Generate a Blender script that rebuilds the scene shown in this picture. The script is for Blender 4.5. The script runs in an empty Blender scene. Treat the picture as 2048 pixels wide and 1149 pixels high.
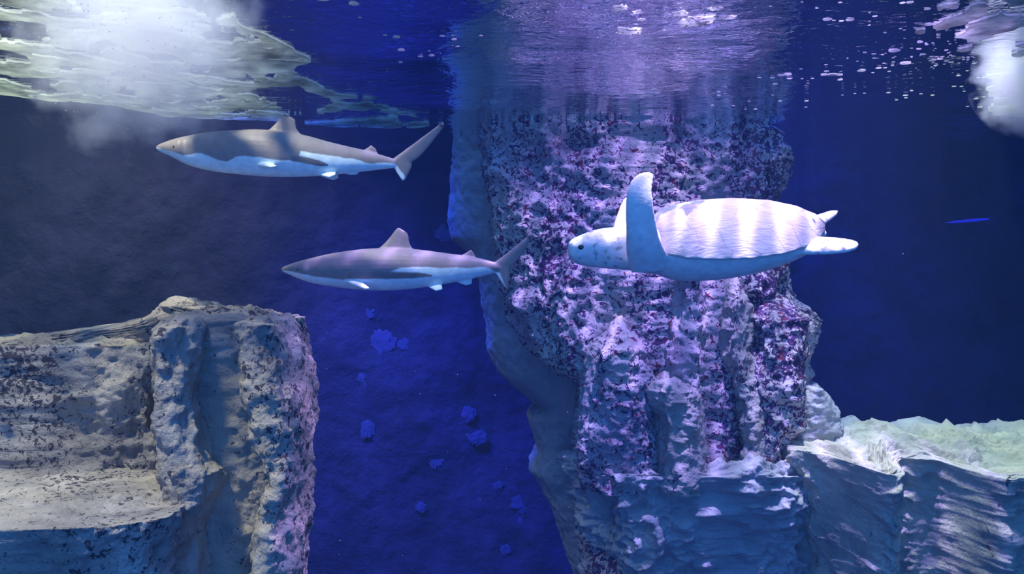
import bpy, bmesh, math, random
import numpy as np
from mathutils import Vector, Matrix

random.seed(7); np.random.seed(7)
scene = bpy.context.scene
COL = scene.collection

# ------------------------------------------------------------------ camera
F = 1991.0                      # focal length in pixels of the 2048 px frame
HS = 1.30                       # height of the water surface above the lens
cam_d = bpy.data.cameras.new('camera'); cam = bpy.data.objects.new('camera', cam_d)
COL.objects.link(cam)
cam_d.sensor_width = 36.0; cam_d.lens = 36.0 * F / 2048.0
cam_d.clip_start = 0.01; cam_d.clip_end = 200
cam.location = (0, 0, 0); cam.rotation_euler = (math.pi / 2, 0, 0)
scene.camera = cam

def P(px, py, Y):               # a pixel seen at distance Y
    return Vector(((px - 1024) / F * Y, Y, (574.5 - py) / F * Y))
def S(px, py, z=HS):            # a pixel seen on the water surface
    Y = z * F / (574.5 - py)
    return (px - 1024) / F * Y, Y

# ------------------------------------------------------------------ world, exposure
vs = scene.view_settings
vs.view_transform = 'Standard'; vs.look = 'None'; vs.gamma = 1.0
vs.use_curve_mapping = False; vs.exposure = 0.0
w = bpy.data.worlds.new('blue_fill'); scene.world = w; w.use_nodes = True
bg = w.node_tree.nodes['Background']
bg.inputs['Color'].default_value = (0.09, 0.32, 1.0, 1)
bg.inputs['Strength'].default_value = 1.9  # even blue ambient fill, added to lift and tint the shaded sides

# ------------------------------------------------------------------ lamps over the tank, plus two added fills at left
def spot(name, loc, target, power, color, angle, blend=0.6, radius=0.05, caustic=0.0, scale=9.0):
    d = bpy.data.lights.new(name, 'SPOT'); o = bpy.data.objects.new(name, d); COL.objects.link(o)
    d.energy = power; d.color = color; d.spot_size = math.radians(angle); d.spot_blend = blend
    d.shadow_soft_size = radius
    o.location = loc
    o.rotation_euler = (Vector(target) - Vector(loc)).to_track_quat('-Z', 'Y').to_euler()
    if caustic > 0:             # rippled water over the lamp focuses its beam into bands
        d.use_nodes = True; nt = d.node_tree; N = nt.nodes; L = nt.links
        em = N['Emission']
        g = N.new('ShaderNodeNewGeometry')
        sx = N.new('ShaderNodeSeparateXYZ'); L.new(g.outputs['Incoming'], sx.inputs[0])
        dx = N.new('ShaderNodeMath'); dx.operation = 'DIVIDE'; L.new(sx.outputs[0], dx.inputs[0]); L.new(sx.outputs[2], dx.inputs[1])
        dy = N.new('ShaderNodeMath'); dy.operation = 'DIVIDE'; L.new(sx.outputs[1], dy.inputs[0]); L.new(sx.outputs[2], dy.inputs[1])
        cb = N.new('ShaderNodeCombineXYZ'); L.new(dx.outputs[0], cb.inputs[0]); L.new(dy.outputs[0], cb.inputs[1])
        mp = N.new('ShaderNodeMapping'); mp.inputs['Rotation'].default_value = (0, 0, 0.35)
        mp.inputs['Scale'].default_value = (1, 0.6, 1)
        L.new(cb.outputs[0], mp.inputs[0])
        wv = N.new('ShaderNodeTexWave'); wv.inputs['Scale'].default_value = scale
        wv.inputs['Distortion'].default_value = 1.8; wv.inputs['Detail'].default_value = 1.5
        wv.inputs['Detail Scale'].default_value = 0.7
        L.new(mp.outputs[0], wv.inputs[0])
        pw = N.new('ShaderNodeMath'); pw.operation = 'POWER'; L.new(wv.outputs['Fac'], pw.inputs[0]); pw.inputs[1].default_value = 4.0
        ma = N.new('ShaderNodeMath'); ma.operation = 'MULTIPLY_ADD'; L.new(pw.outputs[0], ma.inputs[0])
        ma.inputs[1].default_value = 1.5 * caustic; ma.inputs[2].default_value = 1 - 0.4 * caustic
        L.new(ma.outputs[0], em.inputs['Strength'])
    return o

spot('lamp_violet', (2.0, 5.6, 6.2), (0.95, 6.0, 0.0), 4700, (0.64, 0.39, 1.0), 42, 0.5, 0.03, 0.9, 10)
spot('lamp_violet_beam', (1.5, 4.7, 5.4), (1.05, 4.68, 0.25), 2400, (0.85, 0.70, 1.0), 24, 0.5, 0.02, 1.3, 11)
spot('lamp_white_left', (-3.0, 2.5, 5.6), (-2.25, 4.7, 0.0), 3300, (1.0, 0.88, 0.66), 42, 0.7, 0.30, 0.7, 6)
spot('fill_left_back', (-3.2, 6.2, 5.0), (-3.0, 6.5, 0.0), 1800, (1.0, 0.92, 0.60), 56, 1.0, 0.3)  # added fill, brightens the left foam from above
spot('fill_left_wall', (-4.4, 7.8, 5.0), (-4.0, 9.6, -0.3), 2200, (1.0, 0.86, 0.36), 74, 1.0, 0.3)  # added fill, turns the left back wall a more neutral grey
spot('lamp_white_right', (2.2, 6.5, 5.6), (3.3, 6.7, -1.2), 2700, (1.0, 1.0, 0.60), 36, 0.8, 0.12, 0.2, 5)
spot('lamp_blue', (-3.2, 7.0, 5.6), (-0.8, 10.5, -2.9), 10000, (0.02, 0.05, 1.0), 32, 1.0, 0.2)
spot('lamp_blue_right', (2.6, 8.0, 5.4), (2.5, 10.4, -2.2), 2400, (0.02, 0.05, 1.0), 50, 1.0, 0.2)
spot('lamp_inflow_right', (4.1, 6.4, 4.0), (3.55, 6.0, 1.0), 160, (1.0, 0.97, 0.9), 40, 0.6, 0.05)
scene.cycles.volume_bounces = 2

# ------------------------------------------------------------------ numpy noise
_rs = np.random.RandomState(3)
_perm = np.concatenate([_rs.permutation(256)] * 3)
_grad = _rs.normal(size=(256, 3)); _grad /= np.linalg.norm(_grad, axis=1)[:, None]
def perlin(p):
    p = np.asarray(p, float); i = np.floor(p).astype(int); f = p - i; i &= 255
    u = f * f * f * (f * (f * 6 - 15) + 10)
    def g(dx, dy, dz):
        h = _perm[_perm[_perm[i[:, 0] + dx] + i[:, 1] + dy] + i[:, 2] + dz]
        return ((f - (dx, dy, dz)) * _grad[h]).sum(1)
    def l(a, b, t): return a + (b - a) * t
    x0 = l(l(g(0,0,0), g(1,0,0), u[:,0]), l(g(0,1,0), g(1,1,0), u[:,0]), u[:,1])
    x1 = l(l(g(0,0,1), g(1,0,1), u[:,0]), l(g(0,1,1), g(1,1,1), u[:,0]), u[:,1])
    return l(x0, x1, u[:, 2]) * 1.5
def fbm(p, o=4, lac=2.03, gain=0.5):
    p = np.asarray(p, float); r = 0; a = 1.0
    for k in range(o):
        r = r + a * perlin(p + 17.3 * k); p = p * lac; a *= gain
    return r
def ridged(p, o=4):
    p = np.asarray(p, float); r = 0; a = 1.0
    for k in range(o):
        r = r + a * (1 - np.abs(perlin(p + 9.1 * k)) * 2); p = p * 2.1; a *= 0.5
    return r - 1.0

# ------------------------------------------------------------------ object helpers
def link(name, me, mat=None, parent=None):
    o = bpy.data.objects.new(name, me); COL.objects.link(o)
    if mat is not None and me is not None: me.materials.append(mat)
    if parent is not None: o.parent = parent
    return o
def mesh(name, v, f, smooth=True):
    me = bpy.data.meshes.new(name)
    me.from_pydata([tuple(map(float, x)) for x in v], [], [tuple(map(int, x)) for x in f])
    me.update()
    if smooth: me.polygons.foreach_set('use_smooth', [True] * len(me.polygons))
    return me
def tag(o, label=None, cat=None, group=None, kind=None):
    if label: o['label'] = label
    if cat: o['category'] = cat
    if group: o['group'] = group
    if kind: o['kind'] = kind
    return o
def empty(name, loc, label, cat, group=None):
    o = link(name, None); o.location = loc; o.empty_display_size = 0.1
    return tag(o, label, cat, group)
def grid_faces(nr, nc, wrap=False):
    f = []
    for r in range(nr - 1):
        for c in range(nc if wrap else nc - 1):
            d = (c + 1) % nc
            f.append((r * nc + c, r * nc + d, (r + 1) * nc + d, (r + 1) * nc + c))
    return f

# ------------------------------------------------------------------ materials
class NT:
    def __init__(s, name):
        s.m = bpy.data.materials.new(name); s.m.use_nodes = True
        s.t = s.m.node_tree; s.N = s.t.nodes; s.L = s.t.links
        s.b = s.N['Principled BSDF']; s.out = s.N['Material Output']
    def n(s, kind, **kw):
        x = s.N.new(kind)
        for k, v in kw.items():
            if k.startswith('_'): setattr(x, k[1:], v)
            else: x.inputs[k.replace('__', ' ')].default_value = v
        return x
    def lk(s, a, b): s.L.new(a, b)
    def noise(s, vec, scale, detail=4, rough=0.55, dist=0.0):
        x = s.n('ShaderNodeTexNoise', Scale=scale, Detail=detail, Roughness=rough, Distortion=dist)
        s.lk(vec, x.inputs['Vector']); return x.outputs['Fac']
    def ramp(s, fac, stops, interp='LINEAR'):
        x = s.n('ShaderNodeValToRGB'); x.color_ramp.interpolation = interp
        e = x.color_ramp.elements
        while len(e) < len(stops): e.new(0.5)
        for k, (p, c) in enumerate(stops):
            e[k].position = p; e[k].color = (c, c, c, 1) if isinstance(c, (int, float)) else (*c, 1)
        s.lk(fac, x.inputs[0]); return x.outputs[0]
    def mix(s, fac, a, b):
        x = s.n('ShaderNodeMix', _data_type='RGBA')
        if isinstance(fac, (int, float)): x.inputs[0].default_value = fac
        else: s.lk(fac, x.inputs[0])
        for v, i in ((a, 6), (b, 7)):
            if isinstance(v, tuple): x.inputs[i].default_value = (*v, 1)
            else: s.lk(v, x.inputs[i])
        return x.outputs[2]
    def bump(s, h, strength, dist, prev=None):
        x = s.n('ShaderNodeBump', Strength=strength, Distance=dist); s.lk(h, x.inputs['Height'])
        if prev is not None: s.lk(prev, x.inputs['Normal'])
        return x.outputs[0]
    def coord(s, scale=(1, 1, 1)):
        c = s.n('ShaderNodeTexCoord'); m = s.n('ShaderNodeMapping'); m.inputs['Scale'].default_value = scale
        s.lk(c.outputs['Object'], m.inputs[0]); return m.outputs[0]

def rock_material(name, pale, mid, dark, blot, dark_amt, speck_scale, blot_amt, tint=None):
    s = NT(name); v = s.coord(); vs_ = s.coord((1, 1, 0.45))
    base = s.mix(s.ramp(s.noise(v, 3.0, 6, 0.6), [(0.35, 0.0), (0.65, 1.0)]), pale, mid)
    if tint: base = s.mix(s.ramp(s.noise(v, 1.3, 3, 0.5), [(0.45, 0.0), (0.62, 0.8)]), base, tint)
    area = s.noise(vs_, 1.7, 3, 0.6)
    sp = s.noise(v, speck_scale, 5, 0.62, 0.9)
    ad = s.n('ShaderNodeMath', _operation='MULTIPLY_ADD'); s.lk(area, ad.inputs[0]); ad.inputs[1].default_value = 0.55
    s.lk(sp, ad.inputs[2])
    mask = s.ramp(ad.outputs[0], [(dark_amt, 0.0), (dark_amt + 0.035, 1.0)])
    base = s.mix(mask, base, dark)
    sp2 = s.noise(v, speck_scale * 0.62, 5, 0.6, 1.2)
    mask2 = s.ramp(sp2, [(blot_amt, 0.0), (blot_amt + 0.03, 1.0)])
    base = s.mix(mask2, base, blot)
    s.lk(base, s.b.inputs['Base Color'])
    s.b.inputs['Roughness'].default_value = 0.9; s.b.inputs['Specular IOR Level'].default_value = 0.15
    nb = s.bump(s.noise(v, 9, 8, 0.65), 0.9, 0.06)
    nb = s.bump(s.noise(v, speck_scale * 1.5, 4, 0.6), 0.6, 0.012, nb)
    s.lk(nb, s.b.inputs['Normal'])
    return s.m

M = {}
M['column'] = rock_material('speckled_rock', (0.58, 0.55, 0.56), (0.28, 0.25, 0.30), (0.055, 0.025, 0.09), (0.14, 0.02, 0.05), 0.795, 26, 0.60, (0.70, 0.66, 0.52))
M['column_low'] = rock_material('pale_rock', (0.50, 0.49, 0.46), (0.28, 0.29, 0.28), (0.09, 0.06, 0.10), (0.16, 0.06, 0.07), 0.88, 24, 0.66, (0.5, 0.48, 0.36))
M['flank'] = rock_material('plain_rock', (0.44, 0.47, 0.45), (0.34, 0.37, 0.37), (0.16, 0.16, 0.18), (0.18, 0.15, 0.16), 1.05, 10, 0.75)
M['pillar'] = rock_material('grey_rock', (0.48, 0.43, 0.37), (0.20, 0.18, 0.165), (0.06, 0.05, 0.06), (0.09, 0.06, 0.06), 0.865, 30, 0.66, (0.42, 0.36, 0.27))
M['ledge'] = rock_material('ledge_rock', (0.56, 0.56, 0.43), (0.30, 0.32, 0.26), (0.10, 0.07, 0.07), (0.14, 0.06, 0.06), 0.98, 8, 0.70, (0.55, 0.52, 0.40))

def wall_material():
    s = NT('blue_painted_rockwork'); v = s.coord()
    c = s.mix(s.ramp(s.noise(v, 1.6, 5, 0.6), [(0.35, 0.0), (0.7, 1.0)]), (0.018, 0.017, 0.05), (0.038, 0.034, 0.10))
    s.lk(c, s.b.inputs['Base Color']); s.b.inputs['Roughness'].default_value = 0.95
    s.b.inputs['Specular IOR Level'].default_value = 0.1
    s.lk(s.bump(s.noise(v, 5, 6, 0.6), 0.8, 0.06), s.b.inputs['Normal'])
    return s.m
M['wall'] = wall_material()

def water_surface_material():
    s = NT('water_surface'); s.N.remove(s.b)
    v = s.coord((0.8, 1.0, 1.0))
    h1 = s.noise(v, 3.0, 3, 0.5, 0.4); h2 = s.noise(v, 13.0, 3, 0.55, 0.6)
    nb = s.bump(h1, 1.0, 0.018); nb = s.bump(h2, 1.0, 0.006, nb)
    fr = s.n('ShaderNodeFresnel', IOR=1.33); s.lk(nb, fr.inputs['Normal'])
    tr = s.n('ShaderNodeBsdfTransparent'); gl = s.n('ShaderNodeBsdfGlossy', Roughness=0.02)
    gl.inputs['Color'].default_value = (0.95, 0.95, 0.97, 1)
    s.lk(nb, gl.inputs['Normal'])
    mx = s.n('ShaderNodeMixShader'); s.lk(fr.outputs[0], mx.inputs[0]); s.lk(tr.outputs[0], mx.inputs[1]); s.lk(gl.outputs[0], mx.inputs[2])
    s.lk(mx.outputs[0], s.out.inputs['Surface'])
    return s.m
M['surface'] = water_surface_material()

def water_volume_material():
    s = NT('tank_water'); s.N.remove(s.b)
    sc = s.n('ShaderNodeVolumeScatter', Density=0.007, Anisotropy=0.1); sc.inputs['Color'].default_value = (0.35, 0.58, 1.0, 1)
    ab = s.n('ShaderNodeVolumeAbsorption', Density=0.045); ab.inputs['Color'].default_value = (0.25, 0.72, 1.0, 1)
    a = s.n('ShaderNodeAddShader'); s.lk(sc.outputs[0], a.inputs[0]); s.lk(ab.outputs[0], a.inputs[1])
    s.lk(a.outputs[0], s.out.inputs['Volume'])
    return s.m
M['water'] = water_volume_material()

def foam_material(name, col, trans=0.5):
    s = NT(name); v = s.coord()
    c = s.mix(s.ramp(s.noise(v, 5, 7, 0.7), [(0.35, 0.0), (0.65, 1.0)]), tuple(x * 0.4 for x in col), col)
    s.lk(c, s.b.inputs['Base Color']); s.b.inputs['Roughness'].default_value = 0.6
    tl = s.n('ShaderNodeBsdfTranslucent'); s.lk(c, tl.inputs['Color'])
    mx = s.n('ShaderNodeMixShader'); mx.inputs[0].default_value = trans
    s.lk(s.b.outputs[0], mx.inputs[1]); s.lk(tl.outputs[0], mx.inputs[2]); s.lk(mx.outputs[0], s.out.inputs['Surface'])
    s.lk(s.bump(s.noise(v, 40, 4, 0.6), 0.5, 0.01), s.b.inputs['Normal'])
    return s.m
M['foam'] = foam_material('sea_foam', (0.72, 0.75, 0.66), 0.6)
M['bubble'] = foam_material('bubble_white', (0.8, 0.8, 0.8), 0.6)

def pigment_material(name, rough=0.45, bump=0.0, scale=60):
    s = NT(name); a = s.n('ShaderNodeAttribute', _attribute_name='pigment')
    v = s.coord()
    c = s.mix(s.ramp(s.noise(v, 25, 4, 0.6), [(0.3, 0.0), (0.7, 0.25)]), a.outputs['Color'], (0.08, 0.07, 0.07))
    s.lk(c, s.b.inputs['Base Color']); s.b.inputs['Roughness'].default_value = rough
    s.b.inputs['Specular IOR Level'].default_value = 0.25
    if bump: s.lk(s.bump(s.noise(v, scale, 3, 0.6), bump, 0.004), s.b.inputs['Normal'])
    return s.m
M['shark'] = pigment_material('shark_skin')
M['turtle'] = pigment_material('turtle_skin', 0.55, 0.6, 45)
def plain(name, col, rough=0.4):
    s = NT(name); v = s.coord()
    c = s.mix(s.noise(v, 30, 2), tuple(x * 0.8 for x in col), col)
    s.lk(c, s.b.inputs['Base Color']); s.b.inputs['Roughness'].default_value = rough; return s.m
M['eye'] = plain('dark_eye', (0.01, 0.01, 0.012), 0.15)

# ------------------------------------------------------------------ tank shell
XL, XR, YB, YF, ZF = -5.8, 6.2, 10.6, -1.5, -3.6
def relief_plane(name, o, ax, ay, nx, ny, nrm, amp):
    o, ax, ay, nrm = map(np.array, (o, ax, ay, nrm))
    u, v = np.meshgrid(np.linspace(0, 1, nx), np.linspace(0, 1, ny))
    p = o + u.reshape(-1, 1) * ax + v.reshape(-1, 1) * ay
    p = p + nrm * (amp * fbm(p * np.array([0.8, 0.8, 0.5]), 5) + 0.12 * amp * ridged(p * 2.2, 3))[:, None]
    return link(name, mesh(name, p, grid_faces(ny, nx)), M['wall'])
o = relief_plane('wall_back', (XL, YB, ZF), (XR - XL, 0, 0), (0, 0, 5.8), 260, 140, (0, -1, 0), 0.10); tag(o, kind='structure')
o = relief_plane('wall_left', (XL, YF, ZF), (0, YB - YF, 0), (0, 0, 5.8), 90, 50, (1, 0, 0), 0.1); tag(o, kind='structure')
o = relief_plane('wall_right', (XR, YF, ZF), (0, YB - YF, 0), (0, 0, 5.8), 90, 50, (-1, 0, 0), 0.1); tag(o, kind='structure')
o = relief_plane('floor', (XL, YF, ZF), (XR - XL, 0, 0), (0, YB - YF, 0), 90, 90, (0, 0, 1), 0.06); tag(o, kind='structure')

# water: body of water (a little larger than its tank) and its rippled surface
def box_mesh(name, a, b):
    v = [(x, y, z) for x in (a[0], b[0]) for y in (a[1], b[1]) for z in (a[2], b[2])]
    return mesh(name, v, [(0,1,3,2),(4,6,7,5),(0,4,5,1),(2,3,7,6),(0,2,6,4),(1,5,7,3)], False)
o = link('tank_water', box_mesh('tank_water', (XL - 1, YF - 0.3, ZF - 1), (XR + 1, YB + 1, HS + 0.06)), M['water'])
tag(o, 'clear blue water that fills the whole tank', 'water', kind='stuff')

def wave(x, y):
    return (0.006 * np.sin(2.1 * x + 3.3 * y + 0.4) + 0.005 * np.sin(-3.4 * x + 4.6 * y + 1.9)
            + 0.004 * np.sin(6.3 * x + 2.7 * y) + 0.003 * np.sin(1.7 * x - 8.1 * y + 0.7))
nx, ny = 300, 300
u, v = np.meshgrid(np.linspace(XL - 0.2, XR + 0.2, nx), np.linspace(YF, YB + 0.3, ny))
u = u.ravel(); v = v.ravel()
o = link('water_surface', mesh('water_surface', np.stack([u, v, HS + wave(u, v)], 1), grid_faces(ny, nx)), M['surface'])
tag(o, 'rippled water surface seen from below, mirroring the rock column', 'water surface', kind='structure')

# ------------------------------------------------------------------ rocks
def rock(name, mat, parent, table, yf, yb, ysil=None, n=3.2, amp=0.06, flute=0.05, nu=220, nv=150, ncap=26,
         dome=0.03, seed=0, lean=0.0, fscale=2.4, cap_amp=None, tilt=0.0, front=None, crest=None):
    """table rows (py, xl, xr), top row first: silhouette in the photograph at distance ysil."""
    ysil = ysil or (yf + 0.35 * (yb - yf))
    t = np.array(table, float)
    zt = (574.5 - t[:, 0]) / F * ysil; xl = (t[:, 1] - 1024) / F * ysil; xr = (t[:, 2] - 1024) / F * ysil
    zt, xl, xr = zt[::-1], xl[::-1], xr[::-1]
    zz = np.linspace(zt[0], zt[-1], nv)
    th = np.linspace(0, 2 * np.pi, nu, endpoint=False)
    c, s = np.cos(th), np.sin(th)
    cx = np.sign(c) * np.abs(c) ** (2 / n); sy = np.sign(s) * np.abs(s) ** (2 / n)
    rows = [(z, 1.0) for z in zz]
    for k in range(1, ncap + 1):
        r = math.cos(0.5 * math.pi * k / ncap)
        rows.append((zz[-1] + dome * (1 - r), r))
    V = []; Nn = []
    for z, r in rows:
        zc = min(z, zz[-1])
        a = np.interp(zc, zt, xl); b = np.interp(zc, zt, xr)
        dy = lean * (zz[-1] - zc)
        xc, rx = (a + b) / 2, (b - a) / 2 * r
        yc, ry = (yf + yb) / 2 - dy, (yb - yf) / 2 * r
        x = xc + rx * cx; y = yc + ry * sy
        V.append(np.stack([x, y, np.full(nu, z) + tilt * (y - yf)*(1 if r < 1 else 0)], 1))
        nxy = np.stack([c / max(rx, 0.05), s / max(ry, 0.05)], 1); nxy /= np.linalg.norm(nxy, axis=1)[:, None]
        up = math.sqrt(max(0.0, 1 - r * r))
        Nn.append(np.concatenate([nxy * max(r, 0.0), np.full((nu, 1), up)], 1))
    V = np.concatenate(V); Nn = np.concatenate(Nn); off = seed * 7.77
    fl = ridged(np.stack([V[:, 0] * fscale + off, V[:, 1] * fscale, V[:, 2] * fscale * 0.22], 1), 3)
    d = flute * fl + amp * fbm(V * 2.6 + off, 5) + 0.5 * amp * ridged(V * 6 + off, 4) + 0.014 * fbm(V * 16 + off, 3)
    up = Nn[:, 2]
    ca = cap_amp if cap_amp is not None else 1.0
    d = d * (1 - up) + up * d * ca
    V = V + Nn * d[:, None]
    if front is not None:       # the front edge follows its own plan
        fx, fy = zip(*front); wgt = np.clip(1 - (V[:, 1] - yf) / (yb - yf), 0, 1)
        gx = np.linspace(fx[0] - 0.5, fx[-1] + 0.5, 400); gy = np.convolve(np.pad(np.interp(gx, fx, fy), 12, mode='edge'), np.hanning(25) / np.hanning(25).sum(), 'valid')
        V[:, 1] += (np.interp(V[:, 0], gx, gy) - yf) * wgt
    if crest is not None:       # peaks along the back of the top
        fx, fz = zip(*crest); wgt = np.clip((V[:, 1] - yf) / (yb - yf), 0, 1) * np.clip((V[:, 2] - zz[-1] + 0.15) / 0.15, 0, 1)
        V[:, 2] += np.interp(V[:, 0], fx, fz) * wgt
    f = grid_faces(len(rows), nu, True)
    return link(name, mesh(name, V, f), mat, parent)

# central column
colr = empty('rock_column', (0.8, 8.0, -3.0), 'tall purple-speckled rock column rising to the surface behind the turtle', 'rock')
def part(o, par):
    o.parent = par; o.matrix_parent_inverse = Matrix.Translation(par.location).inverted(); return o
T_main = [(120, 962, 1560), (250, 962, 1556), (280, 962, 1575), (330, 966, 1588), (385, 974, 1574), (420, 980, 1566), (470, 990, 1572),
          (540, 1005, 1578), (600, 1016, 1588), (628, 1026, 1622), (650, 1036, 1634), (680, 1052, 1630), (715, 1078, 1612), (745, 1115, 1602),
          (765, 1158, 1600), (860, 1165, 1600), (1150, 1175, 1600)]
part(rock('main_face', M['column'], None, T_main, 7.75, 9.1, 7.95, n=4.2, amp=0.07, flute=0.06, nu=420, nv=300, seed=1, lean=0.10, fscale=2.2), colr)
T_rear = [(120, 905, 1300), (250, 904, 1300), (350, 900, 1300), (440, 894, 1300), (480, 905, 1300), (503, 935, 1300), (560, 956, 1300), (640, 970, 1300),
          (700, 976, 1300), (750, 1002, 1300), (790, 1050, 1300), (812, 1074, 1300), (835, 1056, 1300), (870, 1068, 1300), (900, 1075, 1300),
          (940, 1060, 1300), (980, 1085, 1300), (1040, 1110, 1300), (1090, 1130, 1300), (1180, 1162, 1350)]
part(rock('shaded_flank', M['flank'], None, T_rear, 8.3, 9.6, 8.7, n=3.6, amp=0.02, flute=0.0, nu=260, nv=220, seed=2, lean=0.0), colr)
# buttresses at the foot of the column
part(rock('buttress', M['column'], None, [(700, 1190, 1290), (760, 1168, 1310), (860, 1158, 1320), (930, 1150, 1330), (985, 1160, 1335)],
          7.15, 8.0, 7.25, n=2.8, amp=0.05, flute=0.05, nu=180, nv=140, seed=3, dome=0.2, lean=0.0), colr)
part(rock('buttress', M['column_low'], None, [(782, 1300, 1405), (830, 1300, 1410), (900, 1315, 1412), (985, 1310, 1420)],
          7.08, 7.9, 7.2, n=3.0, amp=0.05, flute=0.04, nu=160, nv=120, seed=4, dome=0.14, lean=0.0), colr)
part(rock('buttress', M['column'], None, [(560, 1340, 1400), (620, 1330, 1420), (760, 1325, 1410), (1000, 1330, 1400)],
          7.4, 8.2, 7.5, n=2.4, amp=0.05, flute=0.05, nu=140, nv=140, seed=5, dome=0.2, lean=0.1), colr)
part(rock('buttress', M['column_low'], None, [(600, 1455, 1495), (660, 1440, 1510), (800, 1470, 1515), (1000, 1480, 1520)],
          7.35, 8.2, 7.45, n=2.4, amp=0.05, flute=0.05, nu=140, nv=140, seed=6, dome=0.25, lean=0.08), colr)
part(rock('buttress', M['column'], None, [(640, 1500, 1625), (700, 1500, 1612), (780, 1500, 1606), (850, 1495, 1602), (900, 1480, 1560), (1000, 1480, 1550)],
          7.3, 8.3, 7.5, n=3.4, amp=0.05, flute=0.03, nu=180, nv=140, seed=7, dome=0.2), colr)
# rounded rock to the right of the foot
o = rock('boulder', M['flank'], None, [(772, 1600, 1640), (790, 1580, 1660), (820, 1560, 1678), (870, 1550, 1690), (1000, 1540, 1720)], 7.55, 8.7, 7.8,
         n=3.0, amp=0.03, flute=0.02, nu=160, nv=110, seed=8, dome=0.03)
tag(o, 'smooth olive-grey boulder leaning against the right foot of the rock column', 'rock')
# ledge rock
T_led = [(930, 1640, 2420), (960, 1640, 2420), (1050, 1650, 2420), (1300, 1690, 2420)]
o = rock('ledge_rock', M['ledge'], None, T_led, 6.25, 8.2, 6.6, n=5.0, amp=0.08, flute=0.09, nu=600, nv=200, ncap=70, dome=0.02, seed=9, lean=-0.08, fscale=1.6, cap_amp=0.9,
         front=[(2.0, 6.95), (2.2, 6.9), (2.3, 6.5), (2.35, 6.1), (2.5, 6.25), (2.62, 6.75), (2.85, 6.7), (2.95, 6.3), (3.0, 6.0), (3.2, 6.2), (3.4, 6.0), (3.8, 5.9), (4.5, 6.1)],
         crest=[(2.2, 0.0), (2.6, 0.02), (2.8, 0.12), (2.95, 0.03), (3.1, 0.04), (3.27, 0.14), (3.42, 0.02), (3.7, 0.06), (4.2, 0.04)])
tag(o, 'low pale rock ledge with wavy fluted front at the right edge', 'rock')
o = rock('base_rock', M['flank'], None, [(950, 1150, 1700), (1000, 1165, 1700), (1150, 1215, 1700), (1300, 1250, 1700)], 7.10, 8.2, 7.2, n=4.0, amp=0.13,
         flute=0.06, nu=360, nv=160, ncap=40, dome=0.16, seed=10, lean=-0.16, cap_amp=1.0)
tag(o, 'broad shaded base rock under the foot of the speckled column', 'rock')

# left formation
pil = empty('rock_pillar', (-1.35, 4.9, -3.0), 'grey mottled square-topped rock pillar in the left foreground', 'rock')
part(rock('pillar_core', M['pillar'], None, [(640, 318, 575), (660, 305, 582), (760, 310, 590), (870, 325, 592), (1000, 312, 588), (1060, 300, 585), (1300, 290, 580)],
          4.75, 5.5, 4.9, n=4.0, amp=0.035, flute=0.035, nu=260, nv=200, ncap=40, dome=0.05, seed=11, fscale=3.2, lean=0.02), pil)
part(rock('left_rib', M['pillar'], None, [(655, 320, 385), (700, 303, 395), (800, 312, 385), (900, 322, 400), (960, 330, 430), (1000, 325, 425), (1050, 295, 400), (1300, 285, 410)],
          4.5, 5.1, 4.6, n=2.8, amp=0.03, flute=0.03, nu=150, nv=170, seed=12, dome=0.06, fscale=3.4, lean=0.05), pil)
part(rock('right_rib', M['pillar'], None, [(650, 480, 560), (700, 480, 575), (780, 485, 590), (880, 500, 592), (950, 540, 590), (1060, 505, 585), (1300, 500, 580)],
          4.55, 5.2, 4.65, n=2.8, amp=0.03, flute=0.03, nu=150, nv=170, seed=13, dome=0.06, fscale=3.4, lean=0.03), pil)
part(rock('bulge', M['pillar'], None, [(930, 360, 400), (950, 335, 425), (985, 345, 425), (1010, 365, 410)], 4.4, 4.75, 4.5, n=2.4, amp=0.03, flute=0.0,
          nu=90, nv=50, seed=14, dome=0.05), pil)
o = rock('back_ridge', M['pillar'], None, [(612, 345, 390), (625, 320, 480), (645, 250, 520), (668, 80, 540), (690, -60, 560), (800, -200, 560), (1200, -200, 560)],
         5.3, 6.0, 5.5, n=3.0, amp=0.05, flute=0.03, nu=300, nv=130, seed=15, dome=0.02)
tag(o, 'brown-grey rock ridge rising behind the square-topped pillar', 'rock')
o = rock('wall_rock', M['pillar'], None, [(690, -260, 330), (720, -260, 335), (930, -260, 340), (1250, -260, 340)], 5.05, 5.9, 5.2, n=6, amp=0.05, flute=0.04,
         nu=260, nv=140, ncap=30, seed=16, dome=0.04, cap_amp=0.7)
tag(o, 'broad grey rock block with shaded face at the left edge', 'rock')
o = rock('shelf_rock', M['pillar'], None, [(1040, -300, 330), (1070, -300, 330), (1150, -300, 325), (1400, -300, 320)], 3.95, 5.25, 4.1, n=5, amp=0.035, flute=0.03,
         nu=300, nv=110, ncap=60, seed=17, dome=0.03, cap_amp=0.6, lean=-0.25)
tag(o, 'low lit rock shelf below the grey block at the left edge', 'rock')

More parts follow.
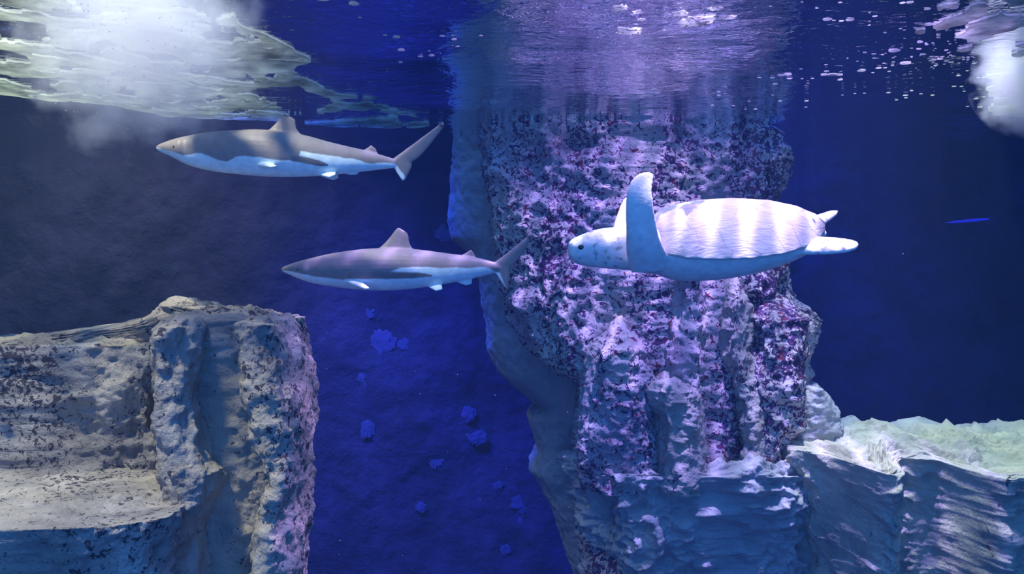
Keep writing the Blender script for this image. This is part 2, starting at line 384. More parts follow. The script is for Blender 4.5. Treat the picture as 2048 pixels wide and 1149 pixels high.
# pale encrusting patches on the back wall
def lump_mesh(seed):
    bm = bmesh.new(); bmesh.ops.create_icosphere(bm, subdivisions=4, radius=1)
    p = np.array([v.co[:] for v in bm.verts]); d = 1 + 0.6 * fbm(p * 1.7 + seed * 5.1, 4)
    for v, k in zip(bm.verts, d): v.co *= k
    me = bpy.data.meshes.new('coral_patch'); bm.to_mesh(me); bm.free()
    me.polygons.foreach_set('use_smooth', [True] * len(me.polygons)); return me
M['coral'] = plain('pale_coral', (0.04, 0.045, 0.17), 0.9)
lumps = [lump_mesh(k) for k in range(4)]
for m_ in lumps: m_.materials.append(M['coral'])
for k, (x, y, r) in enumerate([(937, 829, 13), (957, 876, 14), (770, 688, 22), (806, 690, 10), (735, 760, 16), (735, 858, 14), (906, 895, 12), (872, 925, 12),
                               (996, 973, 8), (1040, 1010, 16), (1044, 1045, 9), (843, 1016, 9), (740, 625, 10), (892, 791, 7), (884, 468, 14), (1012, 1100, 9)]):
    o = bpy.data.objects.new('coral_patch', lumps[k % 4]); COL.objects.link(o)
    o.location = P(x, y, YB + 0.0); q = r / F * YB
    o.scale = (q, q * 0.14, q * 1.15); o.rotation_euler = (0, k * 1.3, 0)
    tag(o, 'small pale coral patch glowing blue on the dark back wall', 'coral', 'coral patches on the back wall')

# ------------------------------------------------------------------ animals
def loft(bm, rings):
    """rings: lists of equal length of points; ends closed with fans."""
    vr = [[bm.verts.new(p) for p in r] for r in rings]; n = len(vr[0])
    for a, b in zip(vr, vr[1:]):
        for k in range(n): bm.faces.new((a[k], a[(k + 1) % n], b[(k + 1) % n], b[k]))
    bm.faces.new(list(reversed(vr[0]))); bm.faces.new(vr[-1])
def smooth_stations(st, n):
    st = np.array(st, float); t = np.linspace(0, 1, len(st)); tt = np.linspace(0, 1, n)
    out = []
    for c in range(st.shape[1]):           # Catmull-Rom through the stations
        y = np.concatenate([[2 * st[0, c] - st[1, c]], st[:, c], [2 * st[-1, c] - st[-2, c]]])
        s = tt * (len(st) - 1); i = np.minimum(s.astype(int), len(st) - 2); f = s - i
        p0, p1, p2, p3 = y[i], y[i + 1], y[i + 2], y[i + 3]
        out.append(0.5 * (2 * p1 + (p2 - p0) * f + (2 * p0 - 5 * p1 + 4 * p2 - p3) * f ** 2 + (3 * p1 - p0 - 3 * p2 + p3) * f ** 3))
    return np.stack(out, 1)
def fin(bm, secs, m=14, n=10):
    """secs: (LE xyz, TE xyz, thickness direction xyz, half thickness); lens-shaped sections."""
    flat = smooth_stations([[*a, *b, *d, h] for a, b, d, h in secs], n)
    rings = []
    for r in flat:
        a, b, d, h = Vector(r[0:3]), Vector(r[3:6]), Vector(r[6:9]).normalized(), r[9]
        ring = []
        for k in range(m):
            th = 2 * math.pi * k / m
            u = 0.5 - 0.5 * math.cos(th)
            ring.append(a.lerp(b, u) + d * (h * math.sin(th) * (1.25 - 0.5 * u)))
        rings.append(ring)
    loft(bm, rings)
def remeshed(bm, name, voxel, smooth=4):
    bmesh.ops.recalc_face_normals(bm, faces=bm.faces)
    me = bpy.data.meshes.new(name); bm.to_mesh(me); bm.free()
    o = bpy.data.objects.new(name, me); COL.objects.link(o)
    md = o.modifiers.new('r', 'REMESH'); md.mode = 'VOXEL'; md.voxel_size = voxel
    sm = o.modifiers.new('s', 'SMOOTH'); sm.factor = 0.5; sm.iterations = smooth
    dg = bpy.context.evaluated_depsgraph_get(); dg.update()
    out = bpy.data.meshes.new_from_object(o.evaluated_get(dg))
    bpy.data.objects.remove(o); bpy.data.meshes.remove(me)
    out.name = name; out.polygons.foreach_set('use_smooth', [True] * len(out.polygons))
    return out
def verts_np(me):
    a = np.empty(len(me.vertices) * 3, np.float32); me.vertices.foreach_get('co', a); return a.reshape(-1, 3).astype(float)
def set_pigment(me, rgb):
    a = me.color_attributes.new('pigment', 'FLOAT_COLOR', 'POINT')
    a.data.foreach_set('color', np.concatenate([rgb, np.ones((len(rgb), 1))], 1).astype(np.float32).ravel())
def sstep(a, b, x):
    t = np.clip((x - a) / (b - a), 0, 1); return t * t * (3 - 2 * t)

def shark(D, st, dorsal, dorsal2, tail, pelvic, anal, pect, line, streak, label, yaw, bend, black):
    k = D / F
    cx, cz = st[len(st) // 2][0], 0.5 * (st[len(st) // 2][1] + st[len(st) // 2][2])
    def L(px, py, d=0.0): return Vector(((px - cx) * k, d, (cz - py) * k))
    bm = bmesh.new(); m = 28
    x0, x1 = st[0][0], st[-1][0]
    def yb(px): return bend * math.sin((px - x0) / (x1 - x0) * math.pi * 1.15 - 0.4)
    rings = []
    for px, t, b in smooth_stations(st, 44):
        c = L(px, 0.5 * (t + b)); hz = max(0.5 * (b - t) * k, 0.004); hy = hz * (0.88 if px < cx else 0.80)
        f = (px - x0) / (x1 - x0)
        if f < 0.12: hy *= 1.25
        hy = min(hy, 0.12)
        rings.append([c + Vector((0, yb(px) + hy * math.cos(2 * math.pi * i / m), hz * math.sin(2 * math.pi * i / m))) for i in range(m)])
    loft(bm, rings)
    Yd = Vector((0, 1, 0))
    def side(pts, h0, h1):      # fins in the mid plane
        n = len(pts)
        fin(bm, [(L(a[0], a[1], yb(a[0])), L(b[0], b[1], yb(b[0])), Yd, h0 + (h1 - h0) * i / (n - 1)) for i, (a, b) in enumerate(pts)], n=14)
    side(dorsal, 0.020, 0.006); side(dorsal2, 0.010, 0.005)
    side(tail[0], 0.016, 0.006); side(tail[1], 0.016, 0.006)
    side(anal, 0.010, 0.005)
    for s in (-1, 1):
        for (a, b, tipa, tipb, out, hh) in (pelvic, pect):
            r0 = 0.35 * out
            A0, B0 = L(*a, yb(a[0]) + s * r0), L(*b, yb(b[0]) + s * r0)
            A1, B1 = L(*tipa, yb(tipa[0]) + s * (r0 + out)), L(*tipb, yb(tipb[0]) + s * (r0 + out))
            nd = (B0 - A0).cross(A1 - A0)
            fin(bm, [(A0, B0, nd, hh), (A0.lerp(A1, .5), B0.lerp(B1, .55), nd, hh * 0.8), (A1, B1, nd, 0.005)], n=10)
    me = remeshed(bm, 'shark_body', 0.0052, 3)
    p = verts_np(me); px = cx + p[:, 0] / k; py = cz - p[:, 2] / k
    nz = 1.6 * fbm(np.stack([p[:, 0] * 9, p[:, 2] * 9, p[:, 1] * 4], 1), 3)
    lx, ly = zip(*line)
    bnd = np.interp(px, lx, ly) + 2.2 * nz
    wgt = sstep(-1.4, 1.4, py - bnd)                        # 0 dark back, 1 white belly
    sx, sa, sb = zip(*streak)                               # dark tongue that runs back along the flank
    inb = sstep(-1.5, 1.5, py - np.interp(px, sx, sa) - nz) * sstep(-1.5, 1.5, np.interp(px, sx, sb) + nz - py) * ((px > sx[0]) & (px < sx[-1]))
    wgt = wgt * (1 - inb)
    back = np.array([0.27, 0.235, 0.215]); belly = np.array([0.80, 0.97, 0.93]); dark = np.array([0.05, 0.05, 0.055])
    rgb = back * (1 - wgt[:, None]) + belly * wgt[:, None]
    rgb = rgb * (1 - 0.55 * inb[:, None]) + 0.55 * inb[:, None] * np.array([0.12, 0.115, 0.12])
    for (bx, by, r) in black:
        q = (1 - sstep(r * 0.6, r, np.hypot(px - bx, py - by)))[:, None]
        rgb = rgb * (1 - q) + dark * q
    set_pigment(me, rgb)
    root = empty('reef_shark', P(cx, cz, D), label, 'shark', 'reef sharks')
    root.rotation_euler = (0, 0, yaw)
    link('shark_body', me, M['shark'], root)
    for s in (-1, 1):
        e = bmesh.new(); bmesh.ops.create_uvsphere(e, u_segments=14, v_segments=10, radius=1)
        ex = st[0][0] + 0.085 * (x1 - x0)
        t = np.interp(ex, [a[0] for a in st], [a[1] for a in st]); b = np.interp(ex, [a[0] for a in st], [a[2] for a in st])
        hz = 0.5 * (b - t) * k
        bmesh.ops.scale(e, vec=(0.009, 0.004, 0.008), verts=e.verts)
        bmesh.ops.translate(e, vec=L(ex, 0.5 * (t + b) - 1, yb(ex) + s * hz * 1.04), verts=e.verts)
        em = bpy.data.meshes.new('eye'); e.to_mesh(em); e.free()
        em.polygons.foreach_set('use_smooth', [True] * len(em.polygons))
        link('eye', em, M['eye'], root)
    return root

shark(5.2, [(318, 296, 300), (324, 291, 305), (350, 281, 317), (380, 273, 332), (420, 265, 342), (470, 260, 348), (520, 258, 352), (570, 262, 353), (610, 269, 352),
            (650, 280, 350), (690, 290, 346), (725, 298, 342), (760, 308, 338), (786, 316, 335), (800, 321, 331)],
      [((530, 263), (604, 270)), ((548, 246), (592, 256)), ((562, 229), (590, 241)), ((566, 225), (586, 235))],
      [((722, 300), (756, 310)), ((732, 294), (754, 303)), ((741, 288), (752, 298))],
      ([((782, 318), (812, 330)), ((812, 296), (838, 314)), ((850, 268), (864, 284)), ((884, 243), (889, 251))],
       [((784, 328), (822, 318)), ((792, 344), (824, 332)), ((800, 356), (815, 350)), ((804, 361), (808, 360))]),
      ((628, 347), (672, 342), (660, 357), (674, 350), 0.05, 0.010), [((680, 343), (712, 342)), ((690, 347), (714, 345)), ((700, 349), (715, 348))],
      ((505, 330), (548, 332), (556, 342), (566, 339), 0.14, 0.013),
      [(318, 298), (340, 304), (375, 316), (410, 312), (440, 322), (458, 326), (480, 318), (520, 318), (560, 324), (600, 328), (604, 306), (640, 310), (700, 318), (740, 326), (790, 328), (806, 345), (815, 365), (818, 500)],
      [(585, 318, 326), (600, 315, 328), (640, 322, 334), (658, 330, 333)],
      'grey reef shark with blue-white belly gliding just below the foam', 0.05, 0.03,
      [(884, 246, 10), (572, 226, 9)])
shark(5.7, [(565, 538, 541), (570, 534, 545), (590, 526, 554), (622, 517, 566), (665, 507, 574), (718, 499, 580), (772, 496, 582), (827, 498, 578), (868, 503, 572),
            (905, 508, 566), (935, 512, 560), (965, 518, 553), (988, 524, 547), (1000, 528, 544)],
      [((752, 501), (830, 503)), ((772, 482), (820, 488)), ((788, 462), (817, 473)), ((795, 454), (815, 466))],
      [((920, 512), (952, 519)), ((932, 505), (951, 513)), ((942, 499), (948, 507))],
      ([((984, 528), (1012, 542)), ((1006, 512), (1026, 532)), ((1036, 488), (1048, 505)), ((1061, 468), (1064, 475))],
       [((986, 540), (1020, 530)), ((998, 558), (1021, 548)), ((1010, 576), (1018, 568)), ((1015, 586), (1018, 584))]),
      ((850, 571), (884, 565), (872, 583), (886, 579), 0.05, 0.010), [((908, 562), (944, 558)), ((920, 568), (945, 563)), ((932, 572), (945, 568))],
      ((684, 560), (728, 566), (738, 579), (748, 577), 0.15, 0.013),
      [(565, 540), (600, 548), (640, 555), (680, 560), (720, 558), (760, 556), (780, 546), (800, 538), (840, 536), (920, 537), (980, 537), (1000, 548), (1012, 580), (1014, 700)],
      [(700, 545, 557), (760, 544, 558), (800, 545, 558), (840, 547, 557), (866, 552, 554)],
      'reef shark with tall pale dorsal fin swimming in front of the rock column', 0.03, 0.025,
      [(818, 458, 13), (1062, 468, 14), (1016, 586, 10)])

# sea turtle ---------------------------------------------------------------
DT = 4.7; kt = DT / F; TC = (1470, 470)
def TL(px, py, d=0.0): return P(px, py, DT + d) - P(*TC, DT)
ROLL = math.radians(24); PITCH = math.radians(-3)
RM = Matrix.Rotation(PITCH, 3, 'Y') @ Matrix.Rotation(ROLL, 3, 'X')   # shell leans towards the viewer
turtle = empty('sea_turtle', P(*TC, DT), 'pale sea turtle with raised front flipper swimming left past the rock column', 'turtle')
SL = 0.40
sh_t = np.array([0, 0.06, 0.16, 0.3, 0.5, 0.7, 0.85, 0.94, 1.0])         # front to rear
sh_w = np.array([0.10, 0.205, 0.27, 0.305, 0.315, 0.275, 0.19, 0.11, 0.015])
sh_h = np.array([0.055, 0.105, 0.135, 0.15, 0.15, 0.135, 0.105, 0.07, 0.02])
bm = bmesh.new()
# lower body (plastron side), from the neck to the tail
def bodyring(x, w_, zt, zb, n=28, zc=0.0):
    r = []
    for i in range(n):
        a = 2 * math.pi * i / n; s = math.sin(a)
        r.append(RM @ Vector((x, w_ * math.copysign(abs(math.cos(a)) ** 0.8, math.cos(a)), zc + (zt if s > 0 else zb) * s)))
    return r
st = [(-0.43, 0.10, 0.04, 0.09), (-0.38, 0.19, 0.06, 0.14), (-0.28, 0.245, 0.06, 0.17), (-0.12, 0.275, 0.05, 0.165), (0.05, 0.275, 0.05, 0.14), (0.2, 0.23, 0.04, 0.105), (0.32, 0.155, 0.03, 0.07), (0.39, 0.06, 0.02, 0.035), (0.43, 0.02, 0.015, 0.02)]
loft(bm, [bodyring(x, w_, a, b, zc=-0.015) for x, w_, a, b in smooth_stations(st, 30)])
# head and neck, stations (px, top, bottom, half width)
hs = [(1136, 488, 510, 0.018), (1142, 480, 522, 0.040), (1156, 473, 529, 0.060), (1180, 463, 534, 0.078), (1205, 457, 537, 0.086), (1230, 455, 539, 0.088), (1262, 455, 542, 0.10), (1300, 450, 548, 0.13), (1350, 450, 550, 0.15)]
rings = []
for px, t, b, hw in smooth_stations(hs, 28):
    c = TL(px, 0.5 * (t + b), -0.02); hz = 0.5 * (b - t) * kt
    rings.append([c + Vector((0, hw * math.cos(2 * math.pi * i / 24), hz * math.sin(2 * math.pi * i / 24))) for i in range(24)])
loft(bm, rings)
def tfin(secs, n=18): fin(bm, [(TL(*a), TL(*b), Vector(d), h) for a, b, d, h in secs], m=18, n=n)
ny_ = (0.15, 1, 0.1)
# near front flipper, raised
tfin([((1262, 545, -0.10), (1352, 540, -0.10), ny_, 0.050), ((1252, 505, -0.20), (1338, 515, -0.19), ny_, 0.044), ((1252, 468, -0.26), (1320, 478, -0.25), ny_, 0.034),
      ((1251, 430, -0.29), (1312, 440, -0.28), ny_, 0.026), ((1252, 395, -0.30), (1307, 405, -0.29), ny_, 0.020), ((1260, 365, -0.29), (1305, 378, -0.28), ny_, 0.015),
      ((1276, 348, -0.27), (1308, 360, -0.26), ny_, 0.012), ((1296, 343, -0.25), (1308, 349, -0.25), ny_, 0.010)])
# far front flipper, mostly hidden behind it
tfin([((1255, 520, 0.10), (1340, 505, 0.10), ny_, 0.045), ((1226, 465, 0.18), (1310, 460, 0.20), ny_, 0.034), ((1235, 425, 0.27), (1300, 430, 0.28), ny_, 0.024),
      ((1244, 402, 0.34), (1292, 408, 0.34), ny_, 0.016), ((1252, 394, 0.38), (1280, 398, 0.38), ny_, 0.012)])
# hind flippers
nz_ = (0.05, -0.45, 1)
tfin([((1560, 515, -0.06), (1575, 480, 0.06), nz_, 0.030), ((1592, 507, -0.17), (1600, 480, -0.05), nz_, 0.026), ((1630, 508, -0.22), (1640, 474, -0.12), nz_, 0.020),
      ((1680, 506, -0.24), (1685, 477, -0.15), nz_, 0.015), ((1708, 500, -0.24), (1710, 482, -0.18), nz_, 0.012), ((1717, 494, -0.22), (1717, 488, -0.20), nz_, 0.009)])
tfin([((1600, 470, 0.08), (1600, 440, 0.16), nz_, 0.026), ((1632, 462, 0.16), (1640, 428, 0.28), nz_, 0.020), ((1655, 446, 0.24), (1660, 422, 0.33), nz_, 0.014),
      ((1674, 430, 0.30), (1677, 421, 0.34), nz_, 0.009)])
me = remeshed(bm, 'turtle_body', 0.0066, 6)
p = verts_np(me)
nzv = fbm(p * 22, 3)
px = TC[0] + p[:, 0] / kt; py = TC[1] - p[:, 2] / kt
rgb = np.array([[0.80, 0.77, 0.73]]) + 0.05 * nzv[:, None]
cr = sstep(0.25, 0.5, perlin(p * 38)) * ((px < 1240) | (px > 1590))          # darker scales on head and hind flippers
rgb = rgb * (1 - 0.45 * cr[:, None])
set_pigment(me, np.clip(rgb, 0.02, 1))
link('turtle_body', me, M['turtle'], turtle)
# carapace
bm = bmesh.new(); rings = []
nn = 60
tt = np.linspace(0, 1, 70)
for t in tt:
    w_ = np.interp(t, sh_t, sh_w) ; h_ = np.interp(t, sh_t, sh_h); x = (t - 0.5) * 2 * SL * 1.04 + 0.005
    ring = []
    for i in range(nn):
        a = 2 * math.pi * i / nn; c_, s_ = math.cos(a), math.sin(a)
        if s_ >= 0: z = h_ * (1 - abs(c_) ** 2.1)
        else: z = -0.022 * abs(s_) ** 0.5
        # marginal scutes ripple the rim, vertebral keel along the back
        rim = 1 + 0.008 * math.cos(t * 2 * math.pi * 12) * max(0, 1 - abs(s_) * 4)
        z += 0.010 * max(0.0, 1 - abs(c_) * 5) * (0.6 + 0.4 * math.cos(t * 2 * math.pi * 5)) if s_ > 0 else 0
        ring.append(RM @ Vector((x, w_ * rim * c_, z + 0.012)))
    rings.append(ring)
loft(bm, rings); bmesh.ops.recalc_face_normals(bm, faces=bm.faces)
me = bpy.data.meshes.new('carapace'); bm.to_mesh(me); bm.free()
me.polygons.foreach_set('use_smooth', [True] * len(me.polygons))
def carapace_material():
    s = NT('carapace'); v = s.coord((1, 1.4, 1.4))
    vo = s.n('ShaderNodeTexVoronoi', _feature='DISTANCE_TO_EDGE', Scale=6.5); s.lk(v, vo.inputs['Vector'])
    seam = s.ramp(vo.outputs['Distance'], [(0.0, 0.0), (0.05, 1.0)])
    c = s.mix(s.ramp(s.noise(s.coord((1, 3, 3)), 9, 5, 0.65), [(0.3, 0.0), (0.7, 1.0)]), (0.50, 0.43, 0.40), (0.68, 0.60, 0.55))
    c = s.mix(seam, (0.50, 0.43, 0.40), c)
    s.lk(c, s.b.inputs['Base Color']); s.b.inputs['Roughness'].default_value = 0.6
    s.b.inputs['Specular IOR Level'].default_value = 0.2
    nb = s.bump(seam, 0.12, 0.004); s.lk(s.bump(s.noise(s.coord((1, 3, 3)), 22, 4, 0.6), 0.4, 0.008, nb), s.b.inputs['Normal'])
    return s.m
link('carapace', me, carapace_material(), turtle)
for s_ in (-1, 1):
    e = bmesh.new(); bmesh.ops.create_uvsphere(e, u_segments=16, v_segments=12, radius=1)
    bmesh.ops.scale(e, vec=(0.017, 0.008, 0.012), verts=e.verts)
    bmesh.ops.translate(e, vec=TL(1163, 495, -0.02 + s_ * 0.061), verts=e.verts)
    em = bpy.data.meshes.new('eye'); e.to_mesh(em); e.free(); em.polygons.foreach_set('use_smooth', [True] * len(em.polygons))
    link('eye', em, M['eye'], turtle)

# ------------------------------------------------------------------ foam on the surface
def poly_sd(x, y, poly):
    poly = np.array(poly); d = np.full(len(x), 1e9); ins = np.zeros(len(x), bool)
    for (ax, ay), (bx, by) in zip(poly, np.roll(poly, -1, 0)):
        ex, ey = bx - ax, by - ay; t = np.clip(((x - ax) * ex + (y - ay) * ey) / (ex * ex + ey * ey + 1e-12), 0, 1)
        d = np.minimum(d, np.hypot(x - ax - t * ex, y - ay - t * ey))
        c = ((ay > y) != (by > y)) & (x < (bx - ax) * (y - ay) / (by - ay + 1e-12) + ax); ins ^= c
    return np.where(ins, d, -d)
def foam_sheet(name, poly_px, label, cell, nscale, hole, seed, edge=0.10, z0=-0.004, extra=None):
    poly = [S(*q) for q in poly_px]
    xs, ys = zip(*poly)
    gx = np.arange(min(xs) - 0.1, max(xs) + 0.1, cell); gy = np.arange(min(ys) - 0.1, max(ys) + 0.1, cell * 1.6)
    X, Y = np.meshgrid(gx, gy); x, y = X.ravel(), Y.ravel()
    wx = x + 0.12 * fbm(np.stack([x * 2, y * 2, np.full(len(x), 3.3 + seed)], 1), 3)
    wy = y + 0.12 * fbm(np.stack([x * 2, y * 2, np.full(len(x), 8.3 + seed)], 1), 3)
    sd = poly_sd(wx, wy, poly)
    nzz = fbm(np.stack([wx * nscale, wy * nscale * 0.8, np.full(len(x), seed * 3.1)], 1), 4)
    fld = np.minimum(sd / edge, hole + nzz)
    if extra is not None: fld = extra(x, y, fld, nzz)
    nxg, nyg = len(gx), len(gy); V = []; Fc = []; idx = {}
    def vid(key, pt):
        if key not in idx: idx[key] = len(V); V.append(pt)
        return idx[key]
    for j in range(nyg - 1):
        for i in range(nxg - 1):
            q = [j * nxg + i, j * nxg + i + 1, (j + 1) * nxg + i + 1, (j + 1) * nxg + i]
            s = [fld[a] > 0 for a in q]
            if not any(s): continue
            f = []
            for a, b, sa, sb in zip(q, q[1:] + q[:1], s, s[1:] + s[:1]):
                if sa: f.append(vid(a, (x[a], y[a])))
                if sa != sb:
                    t = fld[a] / (fld[a] - fld[b]); ky = (min(a, b), max(a, b))
                    f.append(vid(ky, (x[a] + t * (x[b] - x[a]), y[a] + t * (y[b] - y[a]))))
            if len(f) >= 3: Fc.append(f)
    V = np.array(V); zz = HS + wave(V[:, 0], V[:, 1]) + z0
    o = link(name, mesh(name, np.column_stack([V, zz]), Fc), M['foam'])
    md = o.modifiers.new('thickness', 'SOLIDIFY'); md.thickness = 0.008; md.offset = -1
    tag(o, label, 'foam', kind='stuff'); return o
def left_holes(x, y, f, nz):
    f = np.minimum(f, (np.hypot((x + 1.65) / 0.42, (y - 4.4) / 0.35) - 1) + 0.5 * nz)
    for (px, py, a, b) in [(590, 200, 70, 30), (530, 185, 40, 10), (15, 108, 40, 18), (45, 60, 60, 20), (620, 235, 50, 6), (700, 232, 120, 8), (820, 238, 40, 6), (80, 160, 60, 8)]:
        cx_, cy_ = S(px, py); rx = a / F * cy_; ry = abs(S(px, py + b)[1] - S(px, py - b)[1]) / 2
        f = np.minimum(f, (np.hypot((x - cx_) / rx, (y - cy_) / ry) - 1) * 0.8 + 0.35 * nz)
    return f
foam_sheet('surface_foam', [(-260, -30), (300, -30), (420, -20), (455, 40), (500, 62), (540, 72), (580, 98), (625, 142), (640, 168), (700, 188), (790, 214), (835, 228), (880, 250), (760, 254), (600, 243),
                            (420, 238), (330, 228), (150, 198), (-40, 188), (-160, 160)],
           'wide pale green foam raft with dark holes around the left bubble plume', 0.012, 5.0, 0.17, 1.0, edge=0.06, extra=left_holes)
foam_sheet('surface_foam', [(1975, 150), (2150, 140), (2150, 235), (1965, 228), (1990, 205), (1970, 175)],
           'torn greenish foam scraps at the right edge below the white inflow', 0.016, 4.0, 0.25, 2.0, edge=0.08)
foam_sheet('surface_foam', [(1850, 20), (2150, -20), (2150, 130), (1940, 90), (1850, 60)],
           'thin broken foam spread around the inflow at the upper right', 0.016, 5.0, -0.10, 3.0, edge=0.1)

# ------------------------------------------------------------------ bubbles floating under the surface
def bubble_mesh():
    bm = bmesh.new(); bmesh.ops.create_uvsphere(bm, u_segments=12, v_segments=8, radius=1)
    for v in bm.verts:
        if v.co.z > 0: v.co.z *= 0.45
    me = bpy.data.meshes.new('bubble'); bm.to_mesh(me); bm.free()
    me.polygons.foreach_set('use_smooth', [True] * len(me.polygons)); me.materials.append(M['bubble']); return me
BM = bubble_mesh()
def glint_mesh():
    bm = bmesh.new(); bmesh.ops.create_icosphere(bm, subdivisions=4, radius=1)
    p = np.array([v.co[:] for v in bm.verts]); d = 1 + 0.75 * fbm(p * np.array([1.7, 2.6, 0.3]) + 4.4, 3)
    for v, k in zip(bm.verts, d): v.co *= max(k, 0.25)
    me = bpy.data.meshes.new('glint_patch'); bm.to_mesh(me); bm.free()
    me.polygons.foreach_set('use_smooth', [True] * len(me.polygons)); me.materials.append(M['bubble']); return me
FM = glint_mesh()
def bubble(px, py, wpx, label, group, asp=1.0):
    x, y = S(px, py, HS - 0.004); r = 0.42 * wpx / F * y
    is_glint = asp > 1; o = bpy.data.objects.new('glint_patch' if is_glint else 'bubble', FM if is_glint else BM); COL.objects.link(o)
    if is_glint: o.rotation_euler = (0, 0, px * 1.7)
    o.location = (x, y, HS + float(wave(np.array(x), np.array(y))) - (0.10 if asp > 1 else 0.06) * r); o.scale = (r, r * asp, r * (0.10 if is_glint else 0.15))
    tag(o, label, 'foam' if is_glint else 'bubble', group)
for q in [(770,73,11),(793,76,18),(802,97,18),(884,73,13),(908,80,14),(915,94,10),(962,73,9),(841,109,13),(863,108,15),(801,121,10),(720,41,9),(858,100,6),(905,92,5),(708,14,26),(645,2,38),(774,145,5),(738,165,4),(881,105,4)]:
    bubble(*q, 'small oval white bubble under the dark surface above the sharks', 'bubbles above the sharks')
RB = [(1648,147,16),(1652,130,9),(1653,141,12),(1664,147,20),(1678,147,18),(1680,157,13),(1665,147,24),(1545,155,12),(1562,149,16),(1575,147,20),(1579,156,14),(1551,171,13),
      (1519,155,10),(1602,137,8),(1625,155,8),(1616,166,7),(1604,156,8),(1723,140,20),(1789,102,28),(1811,127,26),(1748,110,12),(1730,108,9),(1765,111,8),(1748,118,9),(1757,136,14),(1770,136,10),
      (1785,132,8),(1787,125,8),(1840,85,14),(1838,97,12),(1846,107,14),(1858,53,22),(1855,18,16),(1908,18,20),(1891,13,12),(1876,13,9),(1912,32,10),(1927,28,9),(1925,41,7),(1882,43,12),(1888,40,10),
      (1905,37,8),(1831,60,10),(1840,64,8),(1777,188,10),(1811,191,12),(1812,195,9),(1842,188,8),(1865,190,9),(1793,199,8),(1729,190,7),(1710,191,6),(1685,194,6),(1770,70,8),(1801,62,8),(1805,3,14),(1820,2,18),
      (1437,187,9),(1438,194,9),(1451,178,7),(1450,190,7),(1498,204,8),(1560,204,9),(1545,193,6),(1511,219,9),(1491,219,7),(1467,213,7),(1425,213,7),(1613,205,10),(1612,217,7),(1750,33,12),(1634,17,8),
      (1680,3,10),(1604,3,7),(1541,14,7),(1739,25,5),(1655,42,22),(1700,42,20),(1683,45,12),(1668,44,9),(1868,120,12),(1880,118,14),(1893,124,10),(1902,127,12),(1872,134,10),(1885,112,9),(1862,112,8),
      (1908,174,10),(1923,174,8),(1928,183,7),(1952,198,12),(1968,195,9),(1978,190,7),(1935,212,8),(1960,213,12),(1917,156,10),(1948,132,9),(1957,159,9),(1970,158,14),(1922,97,9),(1906,110,9),(1893,97,9),(1936,113,8)]
for q in RB:
    bubble(*q, 'small oval white bubble under the dark surface right of the column', 'bubbles right of the column')
rnd = random.Random(11)
for k in range(70):
    px = rnd.gauss(1860, 60); py = rnd.gauss(108, 22)
    if px < 2000 and py < 200: bubble(px, py, rnd.uniform(3, 8), 'small oval white bubble under the dark surface right of the column', 'bubbles right of the column')
# lamp glints on the ripples over the column, modelled as flat white patches
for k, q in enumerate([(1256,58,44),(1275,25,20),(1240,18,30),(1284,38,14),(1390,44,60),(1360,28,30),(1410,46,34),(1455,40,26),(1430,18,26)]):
    bubble(*q, 'flat white patch standing for a lamp glint on the rippled surface over the rock column', 'glint patches over the column', 1.3)

# ------------------------------------------------------------------ bubble plumes where water falls in
def plume_material(name, density, sc, colr_=(0.93, 0.97, 1.0)):
    s = NT(name); s.N.remove(s.b)
    c = s.n('ShaderNodeTexCoord')
    ln = s.n('ShaderNodeVectorMath', _operation='LENGTH'); s.lk(c.outputs['Object'], ln.inputs[0])
    fo = s.ramp(ln.outputs['Value'], [(0.15, 1.0), (0.98, 0.0)])
    nz = s.noise(c.outputs['Object'], sc, 4, 0.6)
    a = s.n('ShaderNodeMath', _operation='MULTIPLY_ADD'); s.lk(nz, a.inputs[0]); a.inputs[1].default_value = 1.5; s.lk(fo, a.inputs[2])
    mr = s.n('ShaderNodeMapRange'); mr.inputs['From Min'].default_value = 0.88; mr.inputs['From Max'].default_value = 1.5; s.lk(a.outputs[0], mr.inputs['Value']); d = mr.outputs[0]
    m_ = s.n('ShaderNodeMath', _operation='MULTIPLY'); s.lk(d, m_.inputs[0]); m_.inputs[1].default_value = density
    vo = s.n('ShaderNodeVolumeScatter', Anisotropy=0.0); vo.inputs['Color'].default_value = (*colr_, 1)
    s.lk(m_.outputs[0], vo.inputs['Density']); s.lk(vo.outputs[0], s.out.inputs['Volume'])
    return s.m
def plume(loc, sca, mat, label):
    bm = bmesh.new(); bmesh.ops.create_icosphere(bm, subdivisions=3, radius=1.0)
    for v_ in bm.verts: v_.co.z = min(v_.co.z, 0.40)          # cut flat where it meets the surface
    me = bpy.data.meshes.new('bubble_plume'); bm.to_mesh(me); bm.free()
    o = link('bubble_plume', me, mat); o.location = loc; o.scale = sca
    return tag(o, label, 'bubbles', kind='stuff')
plume((P(275, 130, 4.4).x, 4.4, HS - 0.20), (0.62, 0.42, 0.57), plume_material('froth_cloud', 3.8, 4.2), 'big billowing white bubble plume from falling water at upper left')
plume((P(2065, 85, 5.6).x, 5.6, HS - 0.11), (0.34, 0.4, 0.36), plume_material('froth_cloud_small', 8.0, 2.6), 'white bubble plume cut off by the upper right edge')

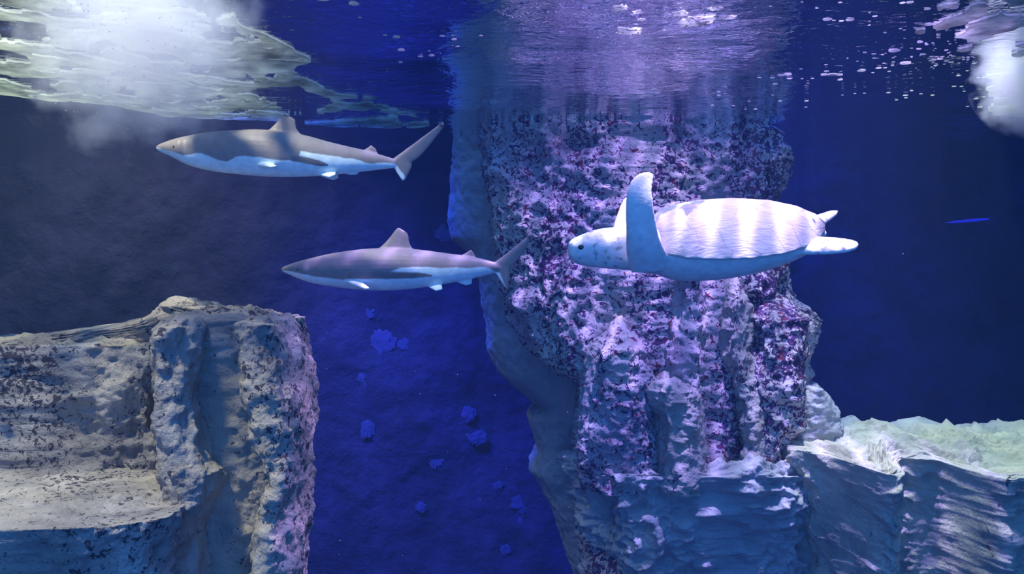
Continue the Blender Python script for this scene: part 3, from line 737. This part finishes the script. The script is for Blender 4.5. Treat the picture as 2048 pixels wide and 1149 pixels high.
def spray(name, pts, rad, label, cat):
    v0 = [(1,0,0),(-1,0,0),(0,1,0),(0,-1,0),(0,0,1),(0,0,-1)]; f0 = [(0,2,4),(2,1,4),(1,3,4),(3,0,4),(2,0,5),(1,2,5),(3,1,5),(0,3,5)]
    V = []; Fc = []
    for p_, r_ in zip(pts, rad):
        b_ = len(V); V += [(p_[0] + r_ * a[0], p_[1] + r_ * a[1], p_[2] + r_ * a[2]) for a in v0]; Fc += [tuple(b_ + q for q in f) for f in f0]
    return tag(link(name, mesh(name, V, Fc), M['bubble']), label, cat, kind='stuff')
pts = []; rad = []
while len(pts) < 900:
    d_ = np.random.normal(size=3); d_ /= np.linalg.norm(d_); q = np.random.uniform(0.55, 0.95)
    p_ = np.array([P(275, 130, 4.4).x, 4.4, HS - 0.20]) + d_ * q * np.array([0.50, 0.36, 0.48])
    if p_[2] < HS - 0.02: pts.append(p_); rad.append(np.random.uniform(0.0012, 0.0032))
spray('bubble_spray', pts, rad, 'fine sparkling bubbles scattered around the large white plume', 'bubbles')
pts = [P(x, y, np.random.uniform(5.5, 8)) for x, y in [(655, 667), (653, 738), (752, 738), (830, 744), (915, 750), (678, 1110), (1135, 825), (1138, 1015), (934, 870), (895, 904), (840, 788), (1012, 938), (680, 1082), (805, 1112), (1112, 845), (1368, 936), (990, 791), (1806, 508), (598, 937), (960, 1000)]]
spray('suspended_specks', pts, [0.004] * len(pts), 'tiny white specks drifting in the deep blue channel', 'specks')

# thin emissive blue streak just in front of the far wall
bm = bmesh.new()
loft(bm, [[P(px, 446 - (px - 1890) * 0.09, YB - 0.14) + Vector((0, r * 0.02 * math.cos(a), r * 0.016 * math.sin(a))) for a in np.linspace(0, 2 * math.pi, 10, endpoint=False)]
          for px, r in ((1890, 0.2), (1910, 0.8), (1935, 1.0), (1960, 1.0), (1977, 0.6))])
me = bpy.data.meshes.new('blue_streak'); bm.to_mesh(me); bm.free()
s = NT('blue_glow'); s.b.inputs['Base Color'].default_value = (0.02, 0.02, 0.2, 1); s.b.inputs['Emission Color'].default_value = (0.02, 0.02, 0.8, 1); s.b.inputs['Emission Strength'].default_value = 0.6
tag(link('blue_streak', me, s.m), 'thin glowing blue streak on the dark wall at right', 'light')
